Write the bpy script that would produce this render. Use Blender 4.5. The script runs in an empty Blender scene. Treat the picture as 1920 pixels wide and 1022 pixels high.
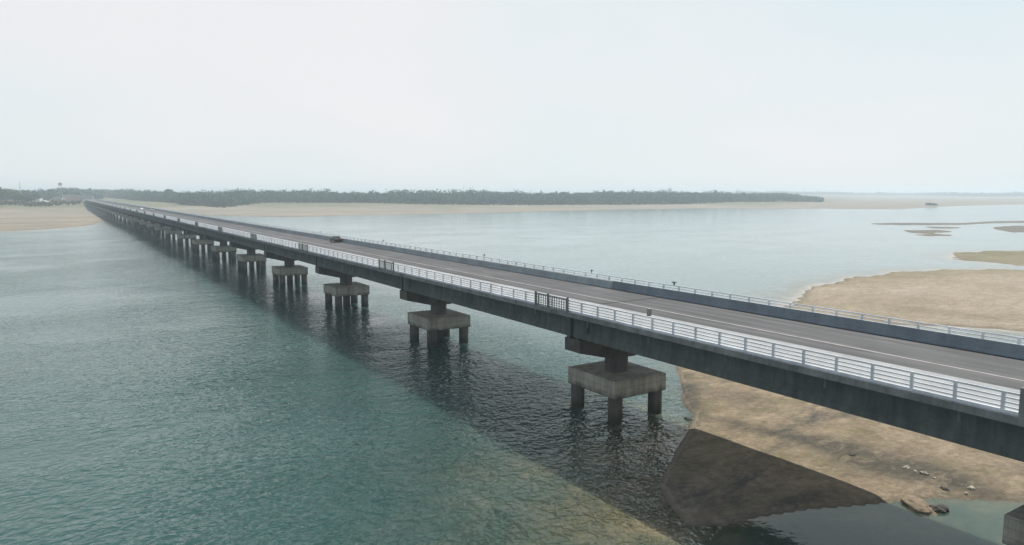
import bpy, math, random
import numpy as np
from mathutils import Vector, Matrix, noise as mnoise
random.seed(7); rng = np.random.default_rng(11)
SC = bpy.context.scene; COL = SC.collection
# world frame: X = across the bridge (away from the camera side), Y = along the bridge, Z = up, water at 0, eye at (0,0,24)
F = 1335.0; H = 24.0
PITCH = math.atan(150/F); YAW = math.atan(860/math.hypot(F, 150))
cy, sy, cp, sp = math.cos(YAW), math.sin(YAW), math.cos(PITCH), math.sin(PITCH)
def ray(x, y):
    a = (x-960)/F; b = -(y-511)/F
    fw = cp+b*sp; up = -sp+b*cp
    return a*cy+fw*sy, fw*cy-a*sy, up            # X, Y, Z
def ground(x, y, z=0.0):                          # surveyed point of the ground plane
    r = ray(x, y); t = (z-H)/r[2]; return (r[0]*t, r[1]*t)
def away(x, D):                                   # point at distance D in a compass direction
    r = ray(x, 361); n = math.hypot(r[0], r[1]); return (r[0]/n*D, r[1]/n*D)
def along(x, X):
    r = ray(x, 400); return r[1]/r[0]*X

# ------------------------------------------------------------------ helpers
def tag(o, label=None, cat=None, group=None, kind=None):
    if label: o['label'] = label
    if cat: o['category'] = cat
    if group: o['group'] = group
    if kind: o['kind'] = kind
    return o
def empty(name, loc, rz=0):
    o = bpy.data.objects.new(name, None); COL.objects.link(o); o.location = loc; o.rotation_euler = (0, 0, rz)
    o.empty_display_size = 1; return o
class MB:
    def __init__(s): s.v = []; s.f = []; s.mi = []
    def add(s, v, f, m=0):
        n = len(s.v); s.v += [tuple(p) for p in v]; s.f += [tuple(n+i for i in q) for q in f]; s.mi += [m]*len(f); return s
    def box(s, x0, x1, y0, y1, z0, z1, m=0):
        v = [(x0,y0,z0),(x1,y0,z0),(x1,y1,z0),(x0,y1,z0),(x0,y0,z1),(x1,y0,z1),(x1,y1,z1),(x0,y1,z1)]
        return s.add(v, [(0,3,2,1),(4,5,6,7),(0,1,5,4),(1,2,6,5),(2,3,7,6),(3,0,4,7)], m)
    def cyl(s, x, y, z0, z1, r0, r1=None, n=20, m=0):
        r1 = r0 if r1 is None else r1; v = []
        for z, r in ((z0, r0), (z1, r1)):
            v += [(x+r*math.cos(2*math.pi*i/n), y+r*math.sin(2*math.pi*i/n), z) for i in range(n)]
        f = [(i, (i+1) % n, n+(i+1) % n, n+i) for i in range(n)]
        f += [tuple(range(n-1, -1, -1)), tuple(range(n, 2*n))]
        return s.add(v, f, m)
    def bar(s, a, b, r, n=8, m=0):
        a, b = Vector(a), Vector(b); d = b-a; q = d.to_track_quat('Z', 'Y'); v = []
        for p in (a, b):
            v += [p + q @ Vector((r*math.cos(2*math.pi*i/n), r*math.sin(2*math.pi*i/n), 0)) for i in range(n)]
        f = [(i, (i+1) % n, n+(i+1) % n, n+i) for i in range(n)] + [tuple(range(n-1, -1, -1)), tuple(range(n, 2*n))]
        return s.add(v, f, m)
    def prism(s, pts, y0, y1, m=0):               # profile in XZ extruded along Y
        n = len(pts); v = [(x, y0, z) for x, z in pts]+[(x, y1, z) for x, z in pts]
        f = [(i, n+i, n+(i+1) % n, (i+1) % n) for i in range(n)] + [tuple(range(n)), tuple(range(2*n-1, n-1, -1))]
        return s.add(v, f, m)
    def mesh(s, name):
        me = bpy.data.meshes.new(name); me.from_pydata(s.v, [], s.f); me.update()
        if any(s.mi): me.polygons.foreach_set('material_index', s.mi)
        return me
    def build(s, name, mats, parent=None, bevel=0, smooth=False, loc=None):
        me = s.mesh(name)
        for m in (mats if isinstance(mats, (list, tuple)) else [mats]): me.materials.append(m)
        return obj(name, me, parent, bevel, smooth, loc)
def obj(name, me, parent=None, bevel=0, smooth=False, loc=None):
    import bmesh
    bm = bmesh.new(); bm.from_mesh(me); bmesh.ops.recalc_face_normals(bm, faces=bm.faces)
    if bevel:
        es = [e for e in bm.edges if e.is_manifold and e.calc_face_angle(0) > .6]
        bmesh.ops.bevel(bm, geom=es, offset=bevel, segments=1, affect='EDGES')
    bm.to_mesh(me); bm.free()
    if smooth:
        me.polygons.foreach_set('use_smooth', [True]*len(me.polygons))
        me.set_sharp_from_angle(angle=math.radians(40))
    o = bpy.data.objects.new(name, me); COL.objects.link(o)
    if parent: o.parent = parent
    if loc: o.location = loc
    return o
def raw_mesh(name, V, Fq, mat, parent=None):      # fast path from numpy quads
    me = bpy.data.meshes.new(name); V = np.asarray(V, np.float32); Fq = np.asarray(Fq, np.int32); k = Fq.shape[1]
    me.vertices.add(len(V)); me.vertices.foreach_set('co', V.ravel())
    me.loops.add(Fq.size); me.loops.foreach_set('vertex_index', Fq.ravel())
    me.polygons.add(len(Fq)); me.polygons.foreach_set('loop_start', np.arange(0, Fq.size, k, dtype=np.int32))
    me.update(calc_edges=True); me.materials.append(mat)
    o = bpy.data.objects.new(name, me); COL.objects.link(o)
    if parent: o.parent = parent
    return o

# ------------------------------------------------------------------ materials
class NT:
    def __init__(s, name):
        s.m = bpy.data.materials.new(name); s.m.use_nodes = True; s.t = s.m.node_tree; s.n = s.t.nodes; s.n.clear()
        s.out = s.n.new('ShaderNodeOutputMaterial'); s.b = s.n.new('ShaderNodeBsdfPrincipled')
        s.t.links.new(s.b.outputs[0], s.out.inputs[0]); s.pos = s.n.new('ShaderNodeNewGeometry').outputs['Position']
    def L(s, a, b): s.t.links.new(a, b)
    def scaled(s, sc, vec=None):
        n = s.n.new('ShaderNodeMapping'); n.inputs['Scale'].default_value = sc if isinstance(sc, tuple) else (sc,)*3
        s.L(vec or s.pos, n.inputs['Vector']); return n.outputs[0]
    def noise(s, sc, det=4, rough=.55, dist=0, vec=None):
        n = s.n.new('ShaderNodeTexNoise'); n.inputs['Scale'].default_value = 1; n.inputs['Detail'].default_value = det
        n.inputs['Roughness'].default_value = rough; n.inputs['Distortion'].default_value = dist
        s.L(s.scaled(sc, vec), n.inputs['Vector']); return n.outputs['Fac']
    def ramp(s, fac, stops):
        n = s.n.new('ShaderNodeValToRGB'); e = n.color_ramp.elements
        while len(e) < len(stops): e.new(.5)
        for i, (p, c) in enumerate(stops):
            e[i].position = p; e[i].color = (c if isinstance(c, tuple) else (c, c, c))+(1,)
        s.L(fac, n.inputs[0]); return n.outputs[0]
    def mix(s, fac, a, b, mode='MIX'):
        n = s.n.new('ShaderNodeMix'); n.data_type = 'RGBA'; n.blend_type = mode
        for v, k in ((fac, 0), (a, 6), (b, 7)):
            if hasattr(v, 'links'): s.L(v, n.inputs[k])
            else: n.inputs[k].default_value = v if k == 0 else tuple(v)+(1,)
        return n.outputs[2]
    def math(s, op, a, b=0, c=0):
        n = s.n.new('ShaderNodeMath'); n.operation = op
        for i, v in enumerate((a, b, c)):
            if hasattr(v, 'links'): s.L(v, n.inputs[i])
            else: n.inputs[i].default_value = v
        return n.outputs[0]
    def attr(s, name):
        n = s.n.new('ShaderNodeAttribute'); n.attribute_name = name; return n.outputs['Fac']
    def bump(s, h, strength, dist):
        n = s.n.new('ShaderNodeBump')
        for v, k in ((strength, 'Strength'), (dist, 'Distance')):
            if hasattr(v, 'links'): s.L(v, n.inputs[k])
            else: n.inputs[k].default_value = v
        s.L(h, n.inputs['Height']); s.L(n.outputs[0], s.b.inputs['Normal']); return n
    def col(s, c, rough=.8, spec=.3, metal=0):
        if hasattr(c, 'links'): s.L(c, s.b.inputs['Base Color'])
        else: s.b.inputs['Base Color'].default_value = tuple(c)+(1,)
        s.b.inputs['Roughness'].default_value = rough; s.b.inputs['Specular IOR Level'].default_value = spec
        s.b.inputs['Metallic'].default_value = metal; return s
def concrete(name, c, dirt=.55, streak=True):
    t = NT(name)
    a = t.ramp(t.noise((.35, .35, .35), 6, .65), [(.3, tuple(x*dirt for x in c)), (.62, c), (.85, tuple(min(1, x*1.18) for x in c))])
    s2 = t.ramp(t.noise((1.6, 1.6, .12), 5, .6), [(.35, .62), (.6, 1.0)])
    f = t.mix(.75 if streak else .3, a, s2, 'MULTIPLY')
    g = t.ramp(t.noise(6, 3), [(.3, .85), (.7, 1.08)])
    f = t.mix(.6, f, g, 'MULTIPLY')
    t.col(f, .88, .2); t.bump(t.noise(5, 5), .35, .02); return t.m
def plain(name, c, rough=.6, spec=.4, metal=0, var=.8):
    t = NT(name); f = t.ramp(t.noise(.9, 4), [(.3, tuple(x*var for x in c)), (.7, c)]); t.col(f, rough, spec, metal); return t.m
M = {}
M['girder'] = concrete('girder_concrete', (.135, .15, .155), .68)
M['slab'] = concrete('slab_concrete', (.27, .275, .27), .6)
M['pier'] = concrete('pier_concrete', (.15, .14, .135), .5)
def stained(name, c, tide, lines=True):
    t = NT(name)
    a = t.ramp(t.noise((.5, .5, .5), 6, .65), [(.3, tuple(x*.68 for x in c)), (.6, c), (.85, tuple(x*1.15 for x in c))])
    s2 = t.ramp(t.noise((1.3, 1.3, .1), 6, .65), [(.36, (.55, .5, .44)), (.56, (1, 1, 1))]); a = t.mix(.65, a, s2, 'MULTIPLY')
    z = t.n.new('ShaderNodeSeparateXYZ'); t.L(t.pos, z.inputs[0])
    zz = t.math('MULTIPLY_ADD', t.noise((1.1, 1.1, .6), 5, .7), 1.5, z.outputs[2])
    k = t.ramp(t.math('MULTIPLY', zz, .25), [(tide[0]/4, 1.0), (tide[1]/4, 0.0)])
    a = t.mix(t.math('MULTIPLY', k, .8), a, (.035, .04, .028))
    if lines:
        w = t.math('PINGPONG', z.outputs[2], .31); l = t.ramp(w, [(.02, .7), (.06, 1.0)]); a = t.mix(.7, a, l, 'MULTIPLY')
    t.col(a, .88, .2); t.bump(t.noise(4, 6, .65), .5, .04); return t.m
M['pilecap'] = stained('pile_cap_concrete', (.4, .385, .335), (3.3, 3.9))
M['pile'] = stained('pile_concrete', (.13, .12, .11), (1.2, 2.2), False)
M['footpath'] = concrete('footpath_concrete', (.38, .39, .395), .75, False)
M['white'] = concrete('white_painted_concrete', (.74, .77, .8), .72, False)
M['barrier'] = concrete('grey_barrier_concrete', (.21, .25, .285), .7, False)
M['steel'] = plain('dark_steel', (.15, .175, .16), .5)
M['darkbox'] = plain('dark_box', (.17, .175, .17), .5)
def asphalt():
    t = NT('asphalt')
    a = t.ramp(t.noise((1.2, .06, 1), 5, .6), [(.25, (.078, .08, .081)), (.5, (.108, .109, .11)), (.75, (.148, .149, .149))])
    xs = t.n.new('ShaderNodeSeparateXYZ'); t.L(t.pos, xs.inputs[0]); tr = t.math('SINE', t.math('MULTIPLY', xs.outputs[0], 3.6))
    a = t.mix(t.math('MULTIPLY', t.math('MULTIPLY_ADD', tr, .5, .5), .5), a, (.068, .069, .07))
    pt = t.ramp(t.noise((.5, .05, 1), 3, .5, 1), [(.6, 0.0), (.63, 1.0)]); a = t.mix(t.math('MULTIPLY', pt, .35), a, (.2, .195, .19))
    b = t.ramp(t.noise(.12, 4), [(.35, .82), (.65, 1.12)]); a = t.mix(.8, a, b, 'MULTIPLY')
    g = t.ramp(t.noise(14, 2), [(.3, .85), (.7, 1.15)]); a = t.mix(.7, a, g, 'MULTIPLY')
    t.col(a, .85, .25); t.bump(t.noise(20, 3), .3, .01); return t.m
M['asphalt'] = asphalt()
M['marking'] = plain('worn_marking', (.36, .335, .325), .7, .3, 0, .6)
M['gutter'] = plain('gutter_dirt', (.03, .03, .03), .9, .2)

def sand():
    t = NT('sand')
    big = t.noise((.035, .05, 1), 6, .6, .6)
    c = t.ramp(big, [(.28, (.25, .21, .15)), (.45, (.335, .285, .21)), (.6, (.38, .325, .25)), (.78, (.43, .38, .3))])
    near = t.attr('silt')
    mot = t.ramp(t.noise((.3, .45, 1), 7, .72, .9), [(.3, (.14, .11, .075)), (.45, (.26, .205, .14)), (.6, (.34, .272, .19)), (.75, (.4, .335, .25))])
    c = t.mix(t.math('MULTIPLY', near, .85), c, mot)
    silt = t.ramp(t.noise((.07, .13, 1), 7, .7, 1.2), [(.5, 0.0), (.66, 1.0)])
    f = t.math('MULTIPLY', silt, near)
    c = t.mix(f, c, (.105, .1, .088))
    lin = t.ramp(t.noise((.25, .5, 1), 6, .75, 1.5), [(.3, 0.0), (.52, 1.0)])
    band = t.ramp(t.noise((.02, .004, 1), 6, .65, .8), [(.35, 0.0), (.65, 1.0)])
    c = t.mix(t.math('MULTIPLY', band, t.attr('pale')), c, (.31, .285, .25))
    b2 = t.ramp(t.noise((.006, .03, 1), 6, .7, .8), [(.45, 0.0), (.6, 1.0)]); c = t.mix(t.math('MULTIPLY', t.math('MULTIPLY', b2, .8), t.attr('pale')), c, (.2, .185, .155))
    c = t.mix(t.attr('mud'), c, (.15, .145, .13))
    alg = t.ramp(t.noise((.16, .22, 1), 5, .7, .8), [(.48, 0.0), (.64, 1.0)])
    c = t.mix(t.math('MULTIPLY', alg, t.math('MULTIPLY', near, .5)), c, (.16, .16, .075))
    # wet margin
    z = t.n.new('ShaderNodeSeparateXYZ'); t.L(t.pos, z.inputs[0])
    tl = t.math('SINE', t.math('MULTIPLY', t.math('MULTIPLY_ADD', t.noise((.25, .35, 1), 5, .6), .5, z.outputs[2]), 46.0))
    c = t.mix(t.math('MULTIPLY', t.math('MULTIPLY_ADD', tl, .5, .5), .3), c, (.17, .14, .1))
    wob = t.math('MULTIPLY_ADD', t.noise((.4, .4, 1), 4), .22, z.outputs[2])
    wet = t.ramp(wob, [(.14, 1.0), (.38, 0.0)])
    c = t.mix(t.math('MULTIPLY', wet, .6), c, (.13, .105, .07))
    c = t.mix(t.attr('green'), c, t.ramp(t.noise((.05, .05, 1), 6, .7), [(.35, (.1, .12, .06)), (.65, (.2, .19, .11))]))
    c = t.mix(t.math('MULTIPLY', t.math('MULTIPLY', lin, t.attr('streak')), .85), c, (.075, .074, .064))
    fine = t.ramp(t.noise((1.4, 1.9, 1), 6, .7), [(.3, .68), (.7, 1.2)])
    c = t.mix(.85, c, fine, 'MULTIPLY')
    t.col(c, .95, .1)
    t.bump(t.noise((1.0, 1.6, 1), 8, .7), 1.0, .3); return t.m
M['sand'] = sand()
def water():
    t = NT('river_water')
    n1 = t.noise((.012, .02, 1), 5, .6, .5)
    deep = t.ramp(n1, [(.35, (.022, .066, .06)), (.6, (.034, .084, .077)), (.8, (.05, .1, .092))])
    bed = t.ramp(t.noise((.16, .2, 1), 6, .65, .7), [(.3, (.05, .062, .03)), (.5, (.115, .108, .058)), (.7, (.235, .19, .108))])
    sh = t.attr('shallow')
    k = t.math('ADD', sh, t.math('MULTIPLY', t.math('SUBTRACT', t.noise((.09, .12, 1), 5, .6, .5), .5), t.math('MULTIPLY', sh, 1.6)))
    k = t.ramp(k, [(.12, 0.0), (.75, 1.0)])
    px_ = t.n.new('ShaderNodeSeparateXYZ'); t.L(t.pos, px_.inputs[0]); isl = t.math('GREATER_THAN', px_.outputs[0], 95.0)
    bed = t.mix(t.math('MULTIPLY', isl, t.ramp(sh, [(.7, 0.0), (.97, 1.0)])), bed, (.3, .26, .2))
    deep = t.mix(t.attr('sandy'), deep, (.12, .185, .182))  # pale sandy shallows, plus bright sky reflection painted into the water colour
    c = t.mix(k, deep, bed)
    t.b.subsurface_method = 'BURLEY'; t.b.inputs['Subsurface Radius'].default_value = (.7, 1, 1)
    t.L(t.math('MULTIPLY', t.math('SUBTRACT', 1.0, sh), .95), t.b.inputs['Subsurface Weight']); t.b.inputs['Subsurface Scale'].default_value = 5.0
    t.col(c, .06, .5); t.b.inputs['IOR'].default_value = 1.333
    w1 = t.noise((.9, 1.15, 1), 1.5, .5, .5); w2 = t.noise((2.0, 2.3, 1), 1, .5, .3); w3 = t.noise((.16, .22, 1), 1, .5)
    w4 = t.noise((1.6, 1.3, 1), .5, .5, 1.0)
    h = t.math('MULTIPLY_ADD', w1, 1.0, t.math('MULTIPLY', w2, .22)); h = t.math('MULTIPLY_ADD', w3, 1.0, h); h = t.math('MULTIPLY_ADD', w4, .5, h)
    patch = t.ramp(t.noise((.02, .03, 1), 4, .6, .4), [(.36, .3), (.62, 1.0)])
    st = t.math('MULTIPLY', patch, t.attr('chop'))
    t.bump(t.math('MULTIPLY', h, st), 1.0, 2.2)
    rr = t.math('MULTIPLY_ADD', t.attr('far'), .06, .06); t.L(rr, t.b.inputs['Roughness'])
    return t.m
M['water'] = water()
def leaf(name, a, b, c):
    t = NT(name)
    k = t.ramp(t.noise((.07, .07, .12), 4, .7), [(.3, a), (.5, b), (.72, c)])
    t.col(k, .85, .15); return t.m
M['leaf'] = leaf('tree_leaves', (.034, .062, .046), (.066, .108, .076), (.105, .15, .1))
M['leaf2'] = leaf('fresh_leaves', (.04, .075, .028), (.07, .12, .045), (.12, .17, .07))
M['scrub'] = leaf('scrub_leaves', (.05, .055, .03), (.1, .1, .055), (.15, .14, .08))
M['bark'] = plain('bark', (.12, .09, .065), .9)
def stone(name, c):
    t = NT(name); k = t.ramp(t.noise(2.2, 6, .65), [(.3, tuple(x*.6 for x in c)), (.7, c)]); t.col(k, .9, .2); t.bump(t.noise(4, 5), .5, .08); return t.m
M['rock'] = stone('brown_rock', (.27, .215, .155)); M['pale_rock'] = stone('pale_rock', (.5, .46, .39)); M['dark_rock'] = stone('dark_rock', (.09, .085, .08))

# ------------------------------------------------------------------ river banks (outlines in metres, water level 0)
G = ground
near_bank = [(72,70),(62.7,59.6),(60.8,58.2),(58.6,55.5),(57.2,52.6),(53.2,49.6),(47.5,45.8),(43.6,43.1),(40.5,40.8),(38.6,37.6),(37.3,34.8),(39.5,33.2),(42.6,32.8),(47,31.6),
             (52.9,29.2),(57,27.6),(62.5,23.3),(70,14),(80,-10),(95,-60),(100,-150),(125,-150),(122,-40),(118,0),(108,34),(100,56),(92,68),(82,75)]
island = [(122.9,86.3),G(1478,578),G(1492,560),G(1510,548),G(1545,534),G(1590,523),G(1650,515),G(1690,510),G(1780,506),G(1860,505),G(1935,508),(262,80),(285,40),(300,-60),(300,-240),(170,-240),(146,-60),(140,10),(141,40),(141.5,55),G(1780,613),(128,72),(122,80)]
bar2 = [G(1778,480),G(1800,474),G(1850,471),G(1935,470),(360,110),(380,60),(330,60),(275,95),G(1930,500),G(1880,495),G(1840,491),G(1800,487)]
def strip(pts, w):
    return [(x, y) for x, y in pts]
bars = [[G(1630,419.3),G(1680,418.0),G(1800,418.6),G(1860,415.0),G(1930,414.3),G(1930,417.6),G(1860,418.4),G(1800,421.6),G(1700,421.8),G(1650,421)],
        [G(1735,425),G(1790,426),G(1800,428.5),G(1745,428)],
        [G(1862,426),G(1900,423.5),G(1940,423),G(1940,435),G(1900,435.5),G(1870,431)],
        [G(1700,432),G(1760,431.5),G(1790,434),G(1740,438.5),G(1705,436)],
        [G(1715,440),G(1760,438.8),G(1790,441.5),G(1740,443)]]
far_bank = [(-1500,350),(-200,450),G(0,434),G(60,431),G(110,427),G(150,424),G(172,419),G(190,410),G(215,403),G(260,400.5),G(350,401),G(440,404.5),G(500,407),G(560,407),G(640,404),G(720,402.5),G(800,401),G(900,399.5),
            G(1000,397),G(1120,394),G(1240,392.3),G(1340,391),G(1420,391.5),G(1540,391.2),G(1600,392.2),G(1684,392.2),G(1740,388.5),G(1820,385),G(1920,383.4),G(2100,381),(16000,-6000),(60000,60000),(-60000,60000),(-60000,350)]
polys = [('near', near_bank), ('island', island), ('bar', bar2)]+[('mud', b) for b in bars]+[('far', far_bank)]
def wob(X, Y):
    return (np.sin(X*.9+1.7*np.sin(Y*.31))*.5+np.sin(Y*1.1+X*.37+2)*.4+np.sin(X*.27-Y*.21)*1.1+np.sin(X*2.3+Y*1.9)*.2)
def sdist(X, Y, poly):
    P = np.array(poly); d2 = np.full(X.shape, 1e18); ins = np.zeros(X.shape, bool)
    for i in range(len(P)):
        ax, ay = P[i]; bx, by = P[(i+1) % len(P)]; ex, ey = bx-ax, by-ay
        t = np.clip(((X-ax)*ex+(Y-ay)*ey)/(ex*ex+ey*ey), 0, 1)
        d2 = np.minimum(d2, (X-ax-t*ex)**2+(Y-ay-t*ey)**2)
        c = (ay > Y) != (by > Y)
        if c.any(): ins ^= c & (X < (bx-ax)*(Y-ay)/((by-ay) or 1e-9)+ax)
    return np.where(ins, np.sqrt(d2), -np.sqrt(d2))
def sstep(a, b, x):
    t = np.clip((x-a)/(b-a), 0, 1); return t*t*(3-2*t)
def survey(X, Y):
    X = np.asarray(X, float); Y = np.asarray(Y, float); R = np.hypot(X, Y)
    h = np.full(X.shape, -3.0); shallow = np.zeros(X.shape); silt = np.zeros(X.shape); green = np.zeros(X.shape); mud = np.zeros(X.shape)
    w = wob(X, Y); wl = wob(X*.08, Y*.08)
    for k, p in polys:
        amp = {'near': .09, 'island': .6, 'bar': .8, 'mud': .5, 'far': 1.0}[k]
        sd = sdist(X, Y, p)+w*amp*np.clip(R/80, .5, 3)*.6+(wl*3 if k == 'far' else 0)
        inn = np.maximum(sd, 0); out = np.maximum(-sd, 0)
        if k == 'near': hi = .3*(1-np.exp(-inn/.45))+.1*(1-np.exp(-inn/12))+.03*w*(1-np.exp(-inn/3)); lo = -.03-out*.07; Ls = 12.5
        elif k == 'island': hi = .35*(1-np.exp(-inn/2.5))+.9*(1-np.exp(-inn/40)); lo = -.02-out*.05; Ls = 9
        elif k == 'bar': hi = .3*(1-np.exp(-inn/2))+.3*(1-np.exp(-inn/20)); lo = -.02-out*.05; Ls = 9
        elif k == 'mud': hi = .3*(1-np.exp(-inn/1.0)); lo = -.02-out*.05; Ls = 4
        else:
            m = sstep(1.75, 1.25, X/np.maximum(Y, 1))*sstep(0, 1, Y)
            hi = .5*(1-np.exp(-inn/6))+1.1*(1-np.exp(-inn/80))+(5.5*sstep(150, 420, inn)+5*sstep(420, 1500, inn))*m; lo = -.02-out*.05; Ls = 22
        hk = np.where(sd > 0, hi, np.maximum(lo, -3))
        h = np.maximum(h, hk)
        shallow = np.maximum(shallow, np.where(sd > 0, 1, np.exp(-out/Ls)*(1 if k in('near','island','bar') else .8)))
        if k == 'near': silt = np.maximum(silt, np.where(sd > .5, 1, 0))
        if k == 'bar': green = np.maximum(green, np.where(sd > 0, .6*sstep(0, 3, inn), 0))
        if k == 'island': green = np.maximum(green, np.where(sd > 0, .5*sstep(25, 0, inn)*sstep(170, 230, X), 0))
        if k == 'mud': mud = np.maximum(mud, np.where(sd > 0, .9, 0))
        if k == 'far': green = np.maximum(green, np.where(sd > 0, np.clip(sstep(170, 330, inn+wl*20)*m*.7+.35*sstep(.3, 1.0, np.sin(X*.013+wl)*np.sin(Y*.009))*sstep(30, 90, inn), 0, 1), 0))
    return h, shallow, silt, green, mud
# polar sheet round the place, denser towards the river scene
az = np.concatenate([np.linspace(-60, -7, 36)[:-1], np.linspace(-7, 72, 520), np.linspace(72, 300, 90)[1:-1]])
rad = [0.0, 4.0, 8, 12]; r = 15.0
while r < 15000: rad.append(r); r *= 1.0125
rad = np.array(rad+[15000.0])
A = np.radians(az); NA = len(A); NR = len(rad)
RX = np.outer(rad, np.sin(A)); RY = np.outer(rad, np.cos(A))
hh, shal, silt, green, mud = survey(RX.ravel(), RY.ravel())
def sheet(name, Z, mat, attrs):
    V = np.stack([RX.ravel(), RY.ravel(), Z], 1)
    V[:NA, 2] = Z[0]
    i = np.arange(NR-1)[:, None]*NA; j = np.arange(NA)[None, :]; j2 = (j+1) % NA
    Fq = np.stack([i+j, i+NA+j, i+NA+j2, i+j2], -1).reshape(-1, 4)[:, ::-1]
    o = raw_mesh(name, V, Fq, mat)
    n = o.data.polygons[len(o.data.polygons)//2].normal
    if n.z < 0: o.data.flip_normals()
    o.data.polygons.foreach_set('use_smooth', [True]*len(o.data.polygons))
    for k, a in attrs.items():
        at = o.data.attributes.new(k, 'FLOAT', 'POINT'); at.data.foreach_set('value', a.astype(np.float32))
    return o
_X, _Y = RX.ravel(), RY.ravel()
def seg(a, b_, w_):
    ex, ey = b_[0]-a[0], b_[1]-a[1]; t_ = np.clip(((_X-a[0])*ex+(_Y-a[1])*ey)/(ex*ex+ey*ey), 0, 1)
    return np.exp(-((_X-a[0]-t_*ex)**2+(_Y-a[1]-t_*ey)**2)/w_**2)
streak = np.clip(seg(G(1385,806), G(1560,840), 1.5)+seg(G(1560,845), G(1760,892), 2.6)+.8*seg(G(1600,875), G(1840,925), 2.0)+.5*seg(G(1300,735), G(1420,760), 2.5)+.9*seg(G(1283,725), G(1300,772), 1.3), 0, 1)
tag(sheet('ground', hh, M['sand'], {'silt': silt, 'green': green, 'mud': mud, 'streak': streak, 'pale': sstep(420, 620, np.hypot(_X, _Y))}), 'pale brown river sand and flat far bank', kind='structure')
RR = np.hypot(RX, RY).ravel(); XX = RX.ravel(); YY = RY.ravel()
rough_zone = np.exp(-(((XX-38)/16)**2+((YY-62)/42)**2))+.8*np.exp(-(((XX-26)/16)**2+((YY-34)/26)**2))
calm = sstep(58, 75, XX)
chop = np.clip(.075+.85*rough_zone, 0, 1)*(1-.92*calm)*sstep(2500, 60, RR)**.6*sstep(700,90,RR)**.5+.012
pool = np.clip(2*np.exp(-(((XX-47)/15)**2+((YY-25)/9)**2)), 0, 1); chop *= (1-.985*np.clip(pool*1.5, 0, 1))
tag(sheet('river_water', np.zeros(len(XX)), M['water'], {'shallow': shal*(1-.5*pool)*(1-.75*sstep(48, 58, XX)*sstep(35,48,YY)*sstep(110,90,XX)), 'chop': chop, 'far': sstep(60, 900, RR), 'sandy': np.clip(.85*sstep(62, 130, XX)*sstep(60, 160, RR)+.28*sstep(120, 500, RR), 0, 1)}), 'teal green river water, ripply near the bridge and smooth beyond', kind='structure')  # sandy mask also pales distant water in place of reflected sky
def gz(x, y): return float(survey(np.array([x]), np.array([y]))[0][0])

# ------------------------------------------------------------------ the bridge
U0 = 58.8; S = 43.45; CX = 51.35; VL = 42.45; VR = 60.2; NP = 31; YEND = U0+S*(NP-1)
bridge = tag(empty('bridge', (CX, U0, 0)), 'long grey concrete road bridge with white railings crossing the river on many piers', 'bridge')
bridge.location = (0, 0, 0)
Z_S = 12.0     # slab top under the surfacing
def slab_mesh(y0, y1):
    b = MB()
    b.prism([(VL,11.68),(VL,12.12),(48.5,12.12),(48.5,Z_S),(58.05,Z_S),(VR,Z_S),(VR,11.68),(57.6,11.46),(45.05,11.46)], y0, y1); return b
def girder_profile(c):
    return [(c-.5,11.45),(c-.5,11.25),(c-.24,11.1),(c-.2,9.75),(c-.42,9.4),(c-.42,8.9),(c+.42,8.9),(c+.42,9.4),(c+.2,9.75),(c+.24,11.1),(c+.5,11.25),(c+.5,11.45)]
gc = [45.55, 49.4, 53.25, 57.1]
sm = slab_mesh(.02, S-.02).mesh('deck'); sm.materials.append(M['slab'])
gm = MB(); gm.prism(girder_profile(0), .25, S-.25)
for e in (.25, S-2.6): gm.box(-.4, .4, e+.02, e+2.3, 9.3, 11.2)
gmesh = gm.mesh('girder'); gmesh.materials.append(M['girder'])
dm = MB(); dm.box(gc[0]+.05, gc[-1]-.05, 0, .35, 9.5, 11.3)
dmesh = dm.mesh('diaphragm'); dmesh.materials.append(M['girder'])
pm = MB(); pm.box(VL+.03, 48.46, .02, S-.02, 12.12, 12.135); pathm = pm.mesh('footpath'); pathm.materials.append(M['footpath'])
first = {}
for k in range(-4, NP-1):
    y = U0+S*k
    def put(name, me, par, loc, key):
        if key in first: o = first[key].copy(); o.name = name; COL.objects.link(o)
        else: o = obj(name, me, None); first[key] = o
        o.parent = par; o.location = loc; return o
    d = put('deck', sm, bridge, (0, y, 0), 'deck')
    if k < 20:
        for c in gc: put('girder', gmesh, d, (c, 0, 0), 'girder')
        for yy in (.9, S-1.25): put('diaphragm', dmesh, d, (0, yy, 0), 'diaphragm')
    else:
        if 'farg' not in first:
            b = MB()
            for c in gc: b.prism(girder_profile(c), .25, S-.25)
            fgm = b.mesh('girder'); fgm.materials.append(M['girder'])
        put('girder', first['farg'].data if 'farg' in first else fgm, d, (0, 0, 0), 'farg')
    put('footpath', pathm, d, (0, 0, 0), 'path')
    if -2 < k < 8:
        if 'drain' not in first:
            b = MB(); b.bar((43.6, 0, 11.7), (43.6, 0, 10.75), .09, 8); drm = b.mesh('drain_pipe'); drm.materials.append(M['steel'])
        for q in range(5): put('drain_pipe', first['drain'].data if 'drain' in first else drm, d, (0, 4.5+q*8.6, 0), 'drain')
YA, YB = U0-4*S, YEND
rb = MB()
prof = [(58.0,12.0),(58.0,12.12),(58.14,12.36),(58.2,13.04),(58.42,13.04),(58.5,12.0)]
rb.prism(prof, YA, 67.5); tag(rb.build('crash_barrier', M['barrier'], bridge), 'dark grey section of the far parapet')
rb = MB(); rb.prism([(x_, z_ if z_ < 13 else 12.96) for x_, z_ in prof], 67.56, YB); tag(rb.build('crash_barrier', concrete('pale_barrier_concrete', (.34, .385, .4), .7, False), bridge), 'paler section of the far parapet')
MB().box(58.05, VR-.05, YA, YB, 12.002, 12.12).build('footpath', M['footpath'], bridge)
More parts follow.
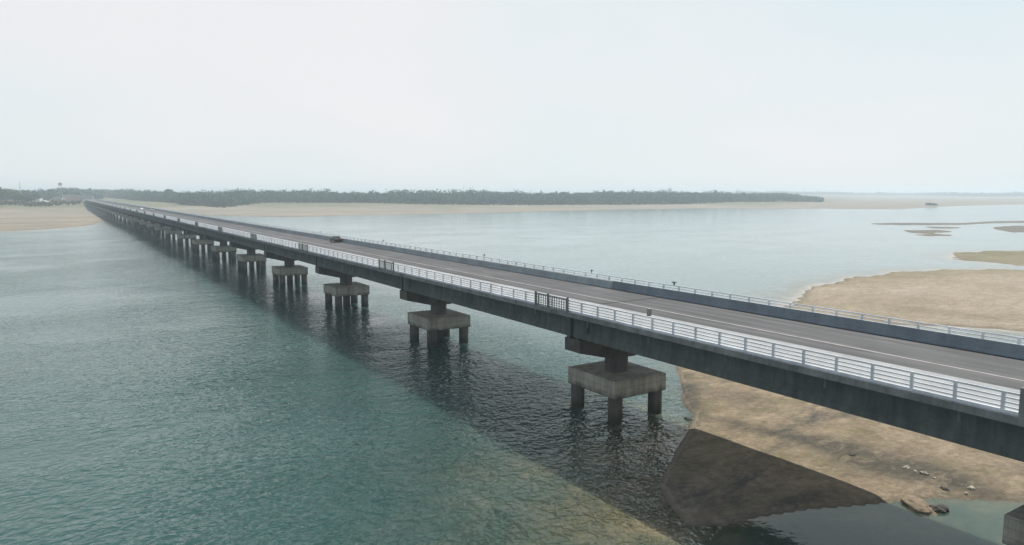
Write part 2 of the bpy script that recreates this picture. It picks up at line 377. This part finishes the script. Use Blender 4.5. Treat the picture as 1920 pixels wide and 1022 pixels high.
def railing(vx, out):
    b = MB()
    b.box(vx-.11, vx+.11, YA, YB, 12.12, 12.3)
    for z0, z1 in ((12.42, 12.5), (12.68, 12.76), (12.94, 13.02), (13.2, 13.31)): b.box(vx-.045, vx+.045, YA, YB, z0, z1)
    return b.build('railing', M['white'], bridge)
postm = MB(); postm.box(-.08, .08, -.085, .085, 12.28, 13.30); pme = postm.mesh('post'); pme.materials.append(M['white'])
RL, RRt = railing(42.82, -1), railing(59.95, 1)
for par, vx, ya, n in ((RL, 42.82, 17.35, 62), (RRt, 59.95, 26.0, 36)):
    for i in range(n):
        if par is RL and i == 0 and 'post' not in first: first['post'] = obj('post', pme); o = first['post']
        else: o = first['post'].copy(); COL.objects.link(o)
        o.parent = par; o.location = (vx+(.015 if vx < 50 else -.015), ya+2.46*i, 0)
    b = MB(); y = ya+2.46*n
    while y < YB: b.box(vx-.085, vx+.115, y-.11, y+.11, 12.28, 13.30); y += 2.46
    y = ya-2.46
    while y > YA: b.box(vx-.085, vx+.115, y-.11, y+.11, 12.28, 13.30); y -= 2.46
    tag(b.build('post', M['white'], par), kind='stuff')
# dark access bays in the near railing over every pier, and a hooded post on the far railing
ab = MB()
ab.box(-.2, -.12, -2.6, 2.9, 13.38, 13.46); ab.box(-.2, -.12, -2.6, 2.9, 11.72, 11.8)
for i in range(14):
    yy = -2.45+i*.4; ab.box(-.185, -.135, yy, yy+.07, 11.8, 13.38)
for yy in (-2.75, .6, 2.85): ab.box(-.24, -.1, yy, yy+.22, 11.55, 13.62)
abm = ab.mesh('access_gate'); abm.materials.append(M['steel'])
hp = MB(); hp.box(-.08, .08, -.1, .1, 13.34, 13.6); hp.box(-.14, .14, -.28, .28, 13.6, 13.74); hpm = hp.mesh('post_head'); hpm.materials.append(M['darkbox'])
for k in range(0, 24):
    y = U0+S*k
    tag(put('access_gate', abm, bridge, (42.7, y, 0), 'gate'))
    if k < 4: put('post_head', hpm, bridge, (59.95, y, 0), 'head').scale = (.8, .9 if k == 0 else .45, 1)
put('post_head', hpm, bridge, (59.95, 73.9, 0), 'head').scale = (.7, .5, 1)
b = MB(); b.box(-.15, .15, -.16, .16, 12.12, 12.75); b.box(-.18, .18, -.19, .19, 12.75, 12.82)
b.build('cable_box', M['darkbox'], bridge, loc=(47.9, along(1205, 47.9)-1.2, 0))
MB().box(42.6, 43.06, 16.2, 16.5, 12.1, 13.7).build('end_post', M['slab'], bridge)

# piers
capm = MB()
hw = 6.15
capm.prism([(-hw,7.3),(-hw,8.66),(hw,8.66),(hw,7.3),(1.6,6.15),(-1.6,6.15)], -1.3, 1.3)
for c in gc:
    for e in (-.75, .75): capm.box(c-CX-.3, c-CX+.3, e-.25, e+.25, 8.655, 8.9)
capm.box(-2.2, 2.2, -.12, .12, 8.65, 9.2)
def mk(b, name, mat, bevel=0, smooth=False):
    me = b.mesh(name); me.materials.append(mat)
    o = obj(name, me, None, bevel, smooth); return o
colm = MB().cyl(0, 0, 4.45, 6.2, 1.28, n=36)
pc = MB().box(-3.65, 3.65, -4.05, 4.05, 2.62, 4.5)
pl = MB().cyl(0, 0, -3.5, 2.64, .76, n=24)
protos = None
for k in range(-1, NP):
    y = U0+S*k-(.6 if k < 0 else 0)
    if k < 19:
        if protos is None:
            p = mk(colm, 'pier', M['pier'], 0, True); a = mk(capm, 'pier_cap', M['pier']); c = mk(pc, 'pile_cap', M['pilecap'], .05); q = mk(pl, 'pile', M['pile'], 0, True)
            protos = (p, a, c, q)
        else:
            p, a, c, q = [o.copy() for o in protos]
            for o in (p, a, c, q): COL.objects.link(o)
        p.parent = bridge; p.location = (CX, y, 0); a.parent = p; c.parent = p
        for i, (dx, dy) in enumerate(((-2.85,-3.2),(2.85,-3.2),(-2.85,3.2),(2.85,3.2),(0,0))):
            o = q if i == 0 else q.copy()
            if i: COL.objects.link(o)
            o.parent = p; o.location = (dx, dy, 0)
    else:
        if 'farp' not in first:
            b = MB()
            for m_, s_ in ((0, colm), (0, capm), (1, pc)): b.add(s_.v, s_.f, m_)
            for dx, dy in ((-2.85,-3.2),(2.85,-3.2),(-2.85,3.2),(2.85,3.2),(0,0)): b.cyl(dx, dy, -3.5, 2.64, .76, n=10, m=2)
            o = b.build('pier', [M['pier'], M['pilecap'], M['pile']], bridge); first['farp'] = o
        else: o = first['farp'].copy(); COL.objects.link(o)
        o.parent = bridge; o.location = (CX, y, 0)

# carriageway
b = MB(); b.box(48.5, 58.0, YA, YEND+700, 12.0, 12.05)
road = tag(b.build('road', M['asphalt']), 'grey worn asphalt carriageway on the bridge deck', kind='structure')
MB().box(51.36, 51.62, YA, YEND+300, 12.05, 12.054).build('lane_marking', M['marking'], road)
MB().box(57.72, 58.0, YA, YEND, 12.05, 12.056).build('gutter', M['gutter'], road)
jb = MB()
for k in range(-3, NP): jb.box(48.5, 57.72, U0+S*k-.12, U0+S*k+.12, 12.05, 12.055)
jb.build('expansion_joint', M['gutter'], road)
eb = MB()
eb.prism([(28,.2),(46.8,11.9),(60.5,11.9),(80,.2)], YEND+1.5, YEND+900)
tag(eb.build('embankment', leaf('bank_grass', (.08,.08,.045), (.14,.13,.08), (.22,.2,.14))), 'grassy embankment carrying the road beyond the far end of the bridge', kind='structure')

# ------------------------------------------------------------------ vehicles
def car(name, label, loc, mat, kind='car', rz=0):
    t = tag(empty(name, loc, rz), label, kind)
    glass = plain('dark_glass', (.02, .025, .03), .1, .6)
    van = kind == 'van'
    L, W, Ht = (4.6, 1.8, 1.95) if van else (3.9, 1.66, 1.5)
    pts = [(-L/2,.35),(-L/2,.85),(-L*.46,Ht*.97),(L*.2,Ht),(L*.36,1.0),(L/2-.05,.85),(L/2,.35)] if van else \
          [(-L/2,.32),(-L/2,.85),(-L*.38,.95),(-L*.27,Ht*.98),(L*.08,Ht),(L*.24,.95),(L/2-.1,.78),(L/2,.32)]
    b = MB(); n = len(pts)
    v = [(s*W/2*(1 if z < 1 else .86), y, z) for s in (-1, 1) for y, z in pts]
    b.add(v, [tuple(range(n)), tuple(range(2*n-1, n-1, -1))]+[(i, n+i, n+(i+1) % n, (i+1) % n) for i in range(n)])
    b.build('body', mat, t, bevel=.05)
    y0, y1 = (-L*.4, L*.22) if van else (-L*.27, L*.12)
    for s in (-1, 1):
        x = s*W/2*.93
        MB().add([(x*1.02,y0,1.0),(x*1.02,y1+.3,1.0),(x*.955,y1,Ht*.92),(x*.955,y0+.12,Ht*.92),(x*.9,y0,1.0),(x*.9,y1+.3,1.0),(x*.84,y1,Ht*.92),(x*.84,y0+.12,Ht*.92)],
                 [(0,1,2,3),(4,5,6,7),(0,1,5,4),(1,2,6,5),(2,3,7,6),(3,0,4,7)]).build('window', glass, t)
    ry = -L*.49 if van else -L*.345
    MB().box(-W*.36, W*.36, ry, ry+.06, 1.02, Ht*.88).build('rear_window', glass, t)
    for sx in (-1, 1):
        for yy in (-L*.31, L*.32):
            w = MB().bar((sx*W/2-.1*sx, yy, .31), (sx*W/2+.06*sx, yy, .31), .31, 16).build('wheel', M['steel'], t)
        MB().box(sx*W*.36-.12, sx*W*.36+.12, -L/2-.04, -L/2+.1, .68, .84).build('tail_light', plain('red_lens', (.4,.02,.02), .3), t)
    return t
car('car', 'small dark car on the bridge beside the far barrier', (56.9, 168, 12.056), plain('dark_paint', (.03, .035, .03), .35))
car('van', 'white van far along the bridge carriageway', (55.0, along(287, 55.0), 12.056), plain('white_paint', (.75, .75, .74), .35), 'van')
car('van', 'pale hatchback car just before the white van, far along the bridge', (50.2, along(266, 50.2), 12.056), plain('pale_paint', (.65, .66, .64), .35), 'car', math.pi).name = 'car'

# ------------------------------------------------------------------ rocks
def rock(label, x, y, sx, sy, sz, mat, seed, group=None, name='rock', cat='rock'):
    import bmesh
    bm = bmesh.new(); bmesh.ops.create_icosphere(bm, subdivisions=4 if sx > .8 else 3, radius=1)
    for v in bm.verts:
        n = mnoise.fractal(v.co*1.3+Vector((seed*7.1, seed, 0)), .7, 2.2, 4); v.co *= 1+.42*n
        v.co = Vector((v.co.x*sx, v.co.y*sy, max(v.co.z, -.5)*sz))
    me = bpy.data.meshes.new(name); bm.to_mesh(me); bm.free(); me.materials.append(mat)
    me.polygons.foreach_set('use_smooth', [sx > .8]*len(me.polygons))
    o = bpy.data.objects.new(name, me); COL.objects.link(o); o.location = (x, y, gz(x, y)+sz*.15); o.rotation_euler = (0, 0, seed)
    return tag(o, label, cat, group)
def rp(px, py): return G(px, py, .8)
x, y = rp(1722, 930); rock('large low brown boulder at the water edge on the near sandbank', x, y, 1.55, .85, .42, M['rock'], 1.1)
x, y = rp(1762, 938); rock('dark rock touching the right end of the large brown boulder', x, y, .75, .6, .45, M['dark_rock'], 2.3)
for i, (px, py, s, lab) in enumerate(((1700, 868, .42, 'pale stone, leftmost of the white stones on the near sandbank'), (1717, 874, .28, 'small pale stone between the two larger white stones on the near sandbank'),
        (1735, 879, .45, 'brightest pale stone, right of the leftmost pair on the near sandbank'), (1822, 905, .4, 'pale stone farthest right on the near sandbank, by the wet edge'), (1812, 912, .25, 'tiny pale stone just below the rightmost pale stone'),
        (1752, 886, .22, 'tiny pale stone at the right end of the white stone row'))):
    s *= .72; x, y = rp(px, py); rock(lab, x, y, s, s*.7, s*.6, M['pale_rock'], 3+i, 'pale stones on the sandbank')
for i, (px, py, s, lab) in enumerate(((1772, 905, .3, 'dark stone in the muddy patch right of the boulder'), (1600, 846, .3, 'dark stone in the grey silt patch on the near sandbank'), (1838, 940, .35, 'dark stone at the water line near the right frame edge'),
        (1290, 772, .55, 'dark lump of eroded bank beside the nearest pier'))):
    s *= .75; x, y = rp(px, py); rock(lab, x, y, s*1.5, s, s*.5, M['dark_rock'], 11+i, 'dark stones on the sandbank')

# ------------------------------------------------------------------ foliage
def clumps(X, Y, Z0, Hh, Rr, per, size):
    """leaf clumps of many crowns: arrays of crown base, height, radius -> verts, quads"""
    n = len(X); k = per
    nl = 5   # lobes per crown
    lob = rng.normal(0, .42, (n, nl, 3)); lob[:, :, 2] = rng.uniform(-.35, .6, (n, nl))
    idx = rng.integers(0, nl, (n, k))
    d = rng.normal(size=(n, k, 3)); d /= np.linalg.norm(d, axis=2, keepdims=True)
    rr_ = rng.uniform(.35, 1, (n, k, 1))**.5*.62
    p = np.take_along_axis(lob, idx[:, :, None].repeat(3, 2), 1)+d*rr_
    c = np.empty((n, k, 3))
    c[:, :, 0] = X[:, None]+p[:, :, 0]*Rr[:, None]; c[:, :, 1] = Y[:, None]+p[:, :, 1]*Rr[:, None]
    c[:, :, 2] = Z0[:, None]+Hh[:, None]*(.56+.40*p[:, :, 2])
    c[:, :, 2] = np.maximum(c[:, :, 2], Z0[:, None]+Hh[:, None]*.08)
    c = c.reshape(-1, 3); N = len(c)
    a = rng.normal(size=(N, 3)); a /= np.linalg.norm(a, axis=1, keepdims=True)
    b = np.cross(a, rng.normal(size=(N, 3))); b /= np.linalg.norm(b, axis=1, keepdims=True)
    s = (size*rng.uniform(.6, 1.3, N))[:, None]; a *= s; b *= s*rng.uniform(.6, 1, (N, 1))
    V = np.stack([c-a-b*.6, c+a*.8-b, c+a+b*.7, c-a*.7+b], 1).reshape(-1, 3)
    return V, np.arange(4*N).reshape(-1, 4)
def wood(name, label, front, depth, spacing, hmin, hmax, per, size, mat, thin=1.0):
    xs = []; tp = []
    fr = np.array(front, float)
    px = np.arange(fr[0, 0], fr[-1, 0], 1.0)
    D0 = np.interp(px, fr[:, 0], fr[:, 1])
    for x_, d_ in zip(px, D0):
        w_ = d_/F*1.05; n = max(1, rng.poisson(w_*depth/spacing**2*thin))
        for q in rng.uniform(0, 1, n)**1.25*depth: xs.append(away(x_+rng.uniform(0, 1), d_+q)); tp.append(np.interp(x_, [1380, 1455, 1500, 1545], [1, .85, .6, .3]) if name == 'far_wood' else 1.0)
    P = np.array(xs); h0 = survey(P[:, 0], P[:, 1])[0]; keep = h0 > .3; P = P[keep]; h0 = h0[keep]; n = len(P)
    big = .95+.26*np.sin(P[:, 0]*.011+1)*np.sin(P[:, 1]*.017)+.12*np.sin(P[:, 0]*.05)+.1*np.sin(P[:, 0]*.13+P[:, 1]*.09)
    tap = np.array(tp)[keep]
    Hh = tap*(hmin+(hmax-hmin)*rng.uniform(0, 1, n)**1.4)*big*(1+.25*(rng.uniform(0, 1, n) > .97)); Rr = Hh*rng.uniform(.38, .55, n)
    V, Fq = clumps(P[:, 0], P[:, 1], h0, Hh, Rr, per, size)
    o = raw_mesh(name, V, Fq, mat); tag(o, label, 'wood', kind='stuff'); return o
def Dat(y, z=2.0): return (H-z)*F/(y-361)
fr1 = [(186, Dat(376)), (250, Dat(381)), (340, Dat(387)), (420, Dat(389)), (500, Dat(385)), (640, Dat(385.5)), (800, Dat(386)), (1000, Dat(385)), (1150, Dat(384)), (1300, Dat(383)), (1450, Dat(381)), (1543, Dat(380))]
fr1 = [(x, d*math.hypot(1, (x-960)/1343)) for x, d in fr1]
wood('far_wood', 'long dark green wood lining the far bank behind the bridge', fr1, 330, 8.5, 9, 20, 64, 1.25, M['leaf'])
fr1b = [(x, d-30) for x, d in fr1[:-1]]
wood('bank_scrub', 'low olive scrub along the foot of the far wood', fr1b, 70, 8, 1.5, 5, 16, .9, M['scrub'], .8)
wood('left_wood', 'hazy wood on the left bank behind the houses', [(-300, 1500), (0, 1490), (60, 1560), (190, 1750)], 400, 8.5, 14, 21, 46, 1.5, M['leaf'])
wood('horizon_wood', 'faint blue wooded strip on the right horizon', [(1380, 5200), (1560, 5000), (1700, 5600), (1800, 4700), (1920, 4600), (2300, 4600)], 300, 20, 11, 22, 20, 4.0, M['leaf'])
wood('left_bank_scrub', 'low brown green scrub on the left sandy bank', [(-60, 1250), (20, 1230), (60, 1180), (150, 1240)], 110, 11, 2, 6, 18, 1.0, M['scrub'], .7)
for i, (pts, lab) in enumerate((([(1738, 1450), (1758, 1450)], 'dark shrub clump alone on the far right sand flat'),)):
    wood('shrub_clump', lab, pts, 12, 3.5, 3, 5.5, 60, .5, M['scrub'])
def tree(label, px, D, h, r, mat, group, seed):
    x, y = away(px, D); z = gz(x, y)
    t = tag(empty('tree', (x, y, z)), label, 'tree', group)
    b = MB(); b.bar((0, 0, -.5), (.2, .1, h*.35), h*.028, 8); b.bar((.2, .1, h*.34), (-.3, .3, h*.7), h*.018, 7)
    for q in range(5):
        a = q*1.3+seed; b.bar((0.1, 0.1, h*(.3+.06*q)), (math.cos(a)*r*.55, math.sin(a)*r*.55, h*(.5+.07*q)), h*.009, 6)
    b.build('trunk', M['bark'], t)
    V, Fq = clumps(np.zeros(1), np.zeros(1), np.zeros(1), np.array([h]), np.array([r]), 900, 1.0)
    o = raw_mesh('crown', V, Fq, mat, t); return t
def placeD(px, d): return d*math.hypot(1, (px-960)/1343)
for i, (px, d, h, r, m, lab) in enumerate((
    (-16, 1120, 27, 15, 'leaf2', 'broad fresh green tree at the left frame edge on the left bank'),
    (10, 1100, 25, 14, 'leaf2', 'round bright green tree, second from the left on the left bank'),
    (32, 1080, 18, 12, 'leaf2', 'lower green tree right of the two big trees on the left bank'),
    (50, 1090, 14, 9, 'leaf', 'dark green tree beside the white shed on the left bank'),
    (64, 1150, 17, 9, 'leaf', 'dark tree behind the white shed on the left bank'))):
    tree(lab, px, d*math.hypot(1, (px-960)/1343), h, r, M[m], 'trees on the left bank', i)
for i, (px, dd, h, lab) in enumerate((
    (208, 60, 15, 'dark tree rising just right of the bridge end'), (316, 90, 24, 'tallest dark tree in the far wood, above the bridge'), (520, 120, 18, 'rounded tree standing up from the left half of the far wood'),
    (1055, 110, 21, 'narrow tree poking above the far wood above the middle of the river'), (1125, 100, 18, 'rounded tree just right of the narrow tree in the far wood'),
    (1262, 100, 19, 'broad tree in the far wood, left of the pair near its right end'), (1345, 100, 21, 'pointed tall tree near the right end of the far wood'), (1392, 90, 18, 'wide tree right of the pointed tree near the wood end'))):
    d0 = np.interp(px, [a for a, _ in fr1], [b_ for _, b_ in fr1])
    tree(lab, px, d0+dd, h, h*.36, M['leaf'], 'trees standing out of the far wood', i)

# ------------------------------------------------------------------ buildings on the far left bank
def house(name, label, px, D, w, d, h, wall, roofm, rz, kind='gable', floors=1, cat='house'):
    w, d, h = w*1.2, d*1.2, h*1.15; D = D*1.3 if D < 1300 else D
    x, y = away(px, D); z = gz(x, y)-.1
    t = tag(empty(name, (x, y, z), rz), label, cat, 'buildings on the left bank')
    MB().box(-w/2, w/2, -d/2, d/2, 0, h).build('wall', wall, t)
    if kind == 'gable':
        b = MB(); e = .4
        b.prism([(-w/2-e, h+.003), (0, h+w*.22), (w/2+e, h+.003)], -d/2-e, d/2+e); b.build('roof', roofm, t)
    else:
        b = MB(); b.box(-w/2-.3, w/2+.3, -d/2-.3, d/2+.3, h, h+.3); b.box(-w/2-.3, w/2+.3, -d/2-.3, -d/2-.1, h+.3, h+1.1); b.box(-w/2-.3, w/2+.3, d/2+.1, d/2+.3, h+.3, h+1.1); b.box(-w*.2, w*.15, -d*.2, d*.2, h+.3, h+2.6)
        b.build('roof', roofm, t)
    glass = M['darkbox']
    for f in range(floors):
        zz = f*3.1
        n = max(2, int(w/3.2))
        for i in range(n):
            xx = -w/2+w*(i+.5)/n
            if f == 0 and i == n//2: MB().box(xx-.5, xx+.5, -d/2-.06, -d/2+.05, 0.05, 2.1).build('door', M['bark'], t)
            else: MB().box(xx-.6, xx+.6, -d/2-.05, -d/2+.05, zz+1.0, zz+2.3).build('window', glass, t)
        for i in range(max(1, int(d/4))):
            yy = -d/2+d*(i+.5)/max(1, int(d/4)); MB().box(-w/2-.05, -w/2+.05, yy-.6, yy+.6, zz+1.0, zz+2.3).build('window', glass, t)
    return t
W1 = plain('pale_wall', (.6, .6, .58)); W2 = plain('pink_wall', (.42, .33, .3)); W3 = plain('grey_wall', (.34, .35, .37)); R1 = plain('tin_roof', (.5, .53, .56), .5); R2 = plain('tile_roof', (.28, .17, .13)); R3 = plain('grey_roof', (.3, .3, .31))
house('shed', 'small white shed with tin roof beside the dark tree on the left bank', 82, 985, 8, 7, 3.2, W1, R1, -.4, cat='shed')
house('house', 'low brown roofed house right of the white shed', 97, 1040, 9, 7, 3.4, W2, R2, .3)
house('house', 'grey flat roofed house between the shed and the bridge end', 108, 1150, 11, 9, 6.4, W3, R3, -.2, 'flat', 2)
house('house', 'pink walled block nearest the far end of the bridge', 132, 1200, 22, 12, 9.4, W2, R3, -.1, 'flat', 3)
house('house', 'small tan house in front of the pink block', 122, 1080, 8, 6, 3.2, plain('tan_wall', (.4, .36, .28)), R2, .5)
house('office_building', 'wide grey flat roofed block on the skyline at the end of the bridge', 160, 1560, 20, 9, 9, W3, R3, -.15, 'flat', 3, 'building')
def water_tower(label, px, D, h):
    x, y = away(px, D); z = gz(x, y); t = tag(empty('water_tower', (x, y, z)), label, 'water tower')
    b = MB()
    for sx in (-1, 1):
        for sy_ in (-1, 1): b.bar((sx*2.2, sy_*2.2, 0), (sx*1.6, sy_*1.6, h-5), .3)
    for zz in (h*.3, h*.6):
        b.bar((-2, -2, zz), (2, -2, zz), .15); b.bar((-2, 2, zz), (2, 2, zz), .15); b.bar((-2, -2, zz), (-2, 2, zz), .15); b.bar((2, -2, zz), (2, 2, zz), .15)
    b.build('frame', W3, t)
    MB().cyl(0, 0, h-5, h-.8, 2.9, n=24).build('tank', W3, t, smooth=True); MB().cyl(0, 0, h-.8, h, 3.0, .6, 24).build('roof', R3, t)
    return t
house('house', 'low grey house hidden in scrub at the far left of the bank', 22, 1110, 9, 7, 3.2, W3, R2, .2)
house('house', 'pale house between the left trees and the white shed', 70, 1120, 9, 8, 6.2, W1, R3, -.5, 'flat', 2)
house('house', 'small white house just right of the grey flat roofed house', 117, 1190, 7, 7, 5.0, W1, R1, .1)
house('house', 'grey house at the foot of the embankment, nearest the bridge', 146, 1230, 12, 9, 6.0, W3, R1, .35)
water_tower('grey water tower on legs rising above the trees left of the bridge end', 114, 1500, 34)
x, y = away(38, 1450); z = gz(x, y); t = tag(empty('radio_mast', (x, y, z)), 'thin grey lattice mast above the trees on the far left', 'mast')
b = MB()
for i in range(3):
    a = i*2.094; b.bar((1.3*math.cos(a), 1.3*math.sin(a), 0), (.3*math.cos(a), .3*math.sin(a), 33), .16)
for q in range(11):
    r_ = 1.3-q*.09; z_ = q*3.0
    for i in range(3):
        a, a2 = i*2.094, (i+1)*2.094; b.bar((r_*math.cos(a), r_*math.sin(a), z_), ((r_-.09)*math.cos(a2), (r_-.09)*math.sin(a2), z_+3), .08, 5)
b.build('lattice', W3, t); MB().cyl(0, 0, 33, 35.5, .12).build('antenna', W3, t)

# ------------------------------------------------------------------ haze
hz = MB().box(-15600, 15600, -15600, 15600, -4.2, 50.0).mesh('haze')
hm = bpy.data.materials.new('haze_air'); hm.use_nodes = True; nt = hm.node_tree; nt.nodes.clear()
o_ = nt.nodes.new('ShaderNodeOutputMaterial'); v_ = nt.nodes.new('ShaderNodeVolumePrincipled')
v_.inputs['Color'].default_value = (.80, .92, 1, 1); v_.inputs['Density'].default_value = .00029; v_.inputs['Anisotropy'].default_value = .2
nt.links.new(v_.outputs[0], o_.inputs['Volume']); hz.materials.append(hm)
tag(obj('haze', hz), 'pale blue haze over the river plain', kind='stuff')

# ------------------------------------------------------------------ light, sky, camera
sdir = Vector((.60, .10, 1.0)).normalized()
sun = bpy.data.lights.new('sun', 'SUN'); sun.energy = 5.0; sun.angle = math.radians(.6); sun.color = (1, .955, .88)
so = bpy.data.objects.new('sun', sun); COL.objects.link(so); so.rotation_euler = (-sdir).to_track_quat('-Z', 'Y').to_euler(); so.location = (0, 0, 100)
w = bpy.data.worlds.new('World'); SC.world = w; w.use_nodes = True; nt = w.node_tree; nt.nodes.clear()
out = nt.nodes.new('ShaderNodeOutputWorld'); bg = nt.nodes.new('ShaderNodeBackground'); nt.links.new(bg.outputs[0], out.inputs[0])
sky = nt.nodes.new('ShaderNodeTexSky'); sky.sky_type = 'NISHITA'; sky.sun_disc = False
sky.sun_elevation = math.asin(sdir.z); sky.sun_rotation = math.atan2(sdir.x, sdir.y)
sky.air_density = 1.0; sky.dust_density = 1.2; sky.ozone_density = 1.0
tc = nt.nodes.new('ShaderNodeTexCoord'); mp = nt.nodes.new('ShaderNodeMapping'); mp.inputs['Scale'].default_value = (1, 1, 2.2); nt.links.new(tc.outputs['Generated'], mp.inputs[0])
nz = nt.nodes.new('ShaderNodeTexNoise'); nz.inputs['Scale'].default_value = 1.3; nz.inputs['Detail'].default_value = 4; nz.inputs['Roughness'].default_value = .45; nt.links.new(mp.outputs[0], nz.inputs[0])
cr = nt.nodes.new('ShaderNodeValToRGB'); cr.color_ramp.elements[0].position = .3; cr.color_ramp.elements[0].color = (7.2, 8.6, 8.9, 1)
cr.color_ramp.elements[1].position = .68; cr.color_ramp.elements[1].color = (9.1, 9.0, 9.1, 1); nt.links.new(nz.outputs[0], cr.inputs[0])
mx = nt.nodes.new('ShaderNodeMix'); mx.data_type = 'RGBA'; sx = nt.nodes.new('ShaderNodeSeparateXYZ'); nt.links.new(tc.outputs['Generated'], sx.inputs[0])
vr = nt.nodes.new('ShaderNodeMapRange'); vr.inputs['From Min'].default_value = .44; vr.inputs['From Max'].default_value = .68; vr.inputs['To Min'].default_value = .93; vr.inputs['To Max'].default_value = .0
vr.interpolation_type = 'SMOOTHSTEP'; nt.links.new(sx.outputs[2], vr.inputs['Value']); nt.links.new(vr.outputs[0], mx.inputs[0])
nt.links.new(sky.outputs[0], mx.inputs[6]); nt.links.new(cr.outputs[0], mx.inputs[7]); nt.links.new(mx.outputs[2], bg.inputs[0]); bg.inputs[1].default_value = .1
cam = bpy.data.cameras.new('camera'); cam.sensor_width = 36; cam.lens = F/1920*36; cam.clip_start = .5; cam.clip_end = 60000
co = bpy.data.objects.new('camera', cam); COL.objects.link(co); co.location = (0, 0, H); co.rotation_euler = (math.pi/2-PITCH, 0, -YAW); SC.camera = co
SC.view_settings.view_transform = 'Standard'; SC.view_settings.look = 'None'; SC.view_settings.exposure = 0; SC.view_settings.gamma = 1
SC.cycles.sample_clamp_direct = 1.5; SC.cycles.sample_clamp_indirect = 3; SC.cycles.use_denoising = True; SC.cycles.max_bounces = 8; SC.cycles.volume_bounces = 1
SC.render.engine = 'CYCLES'
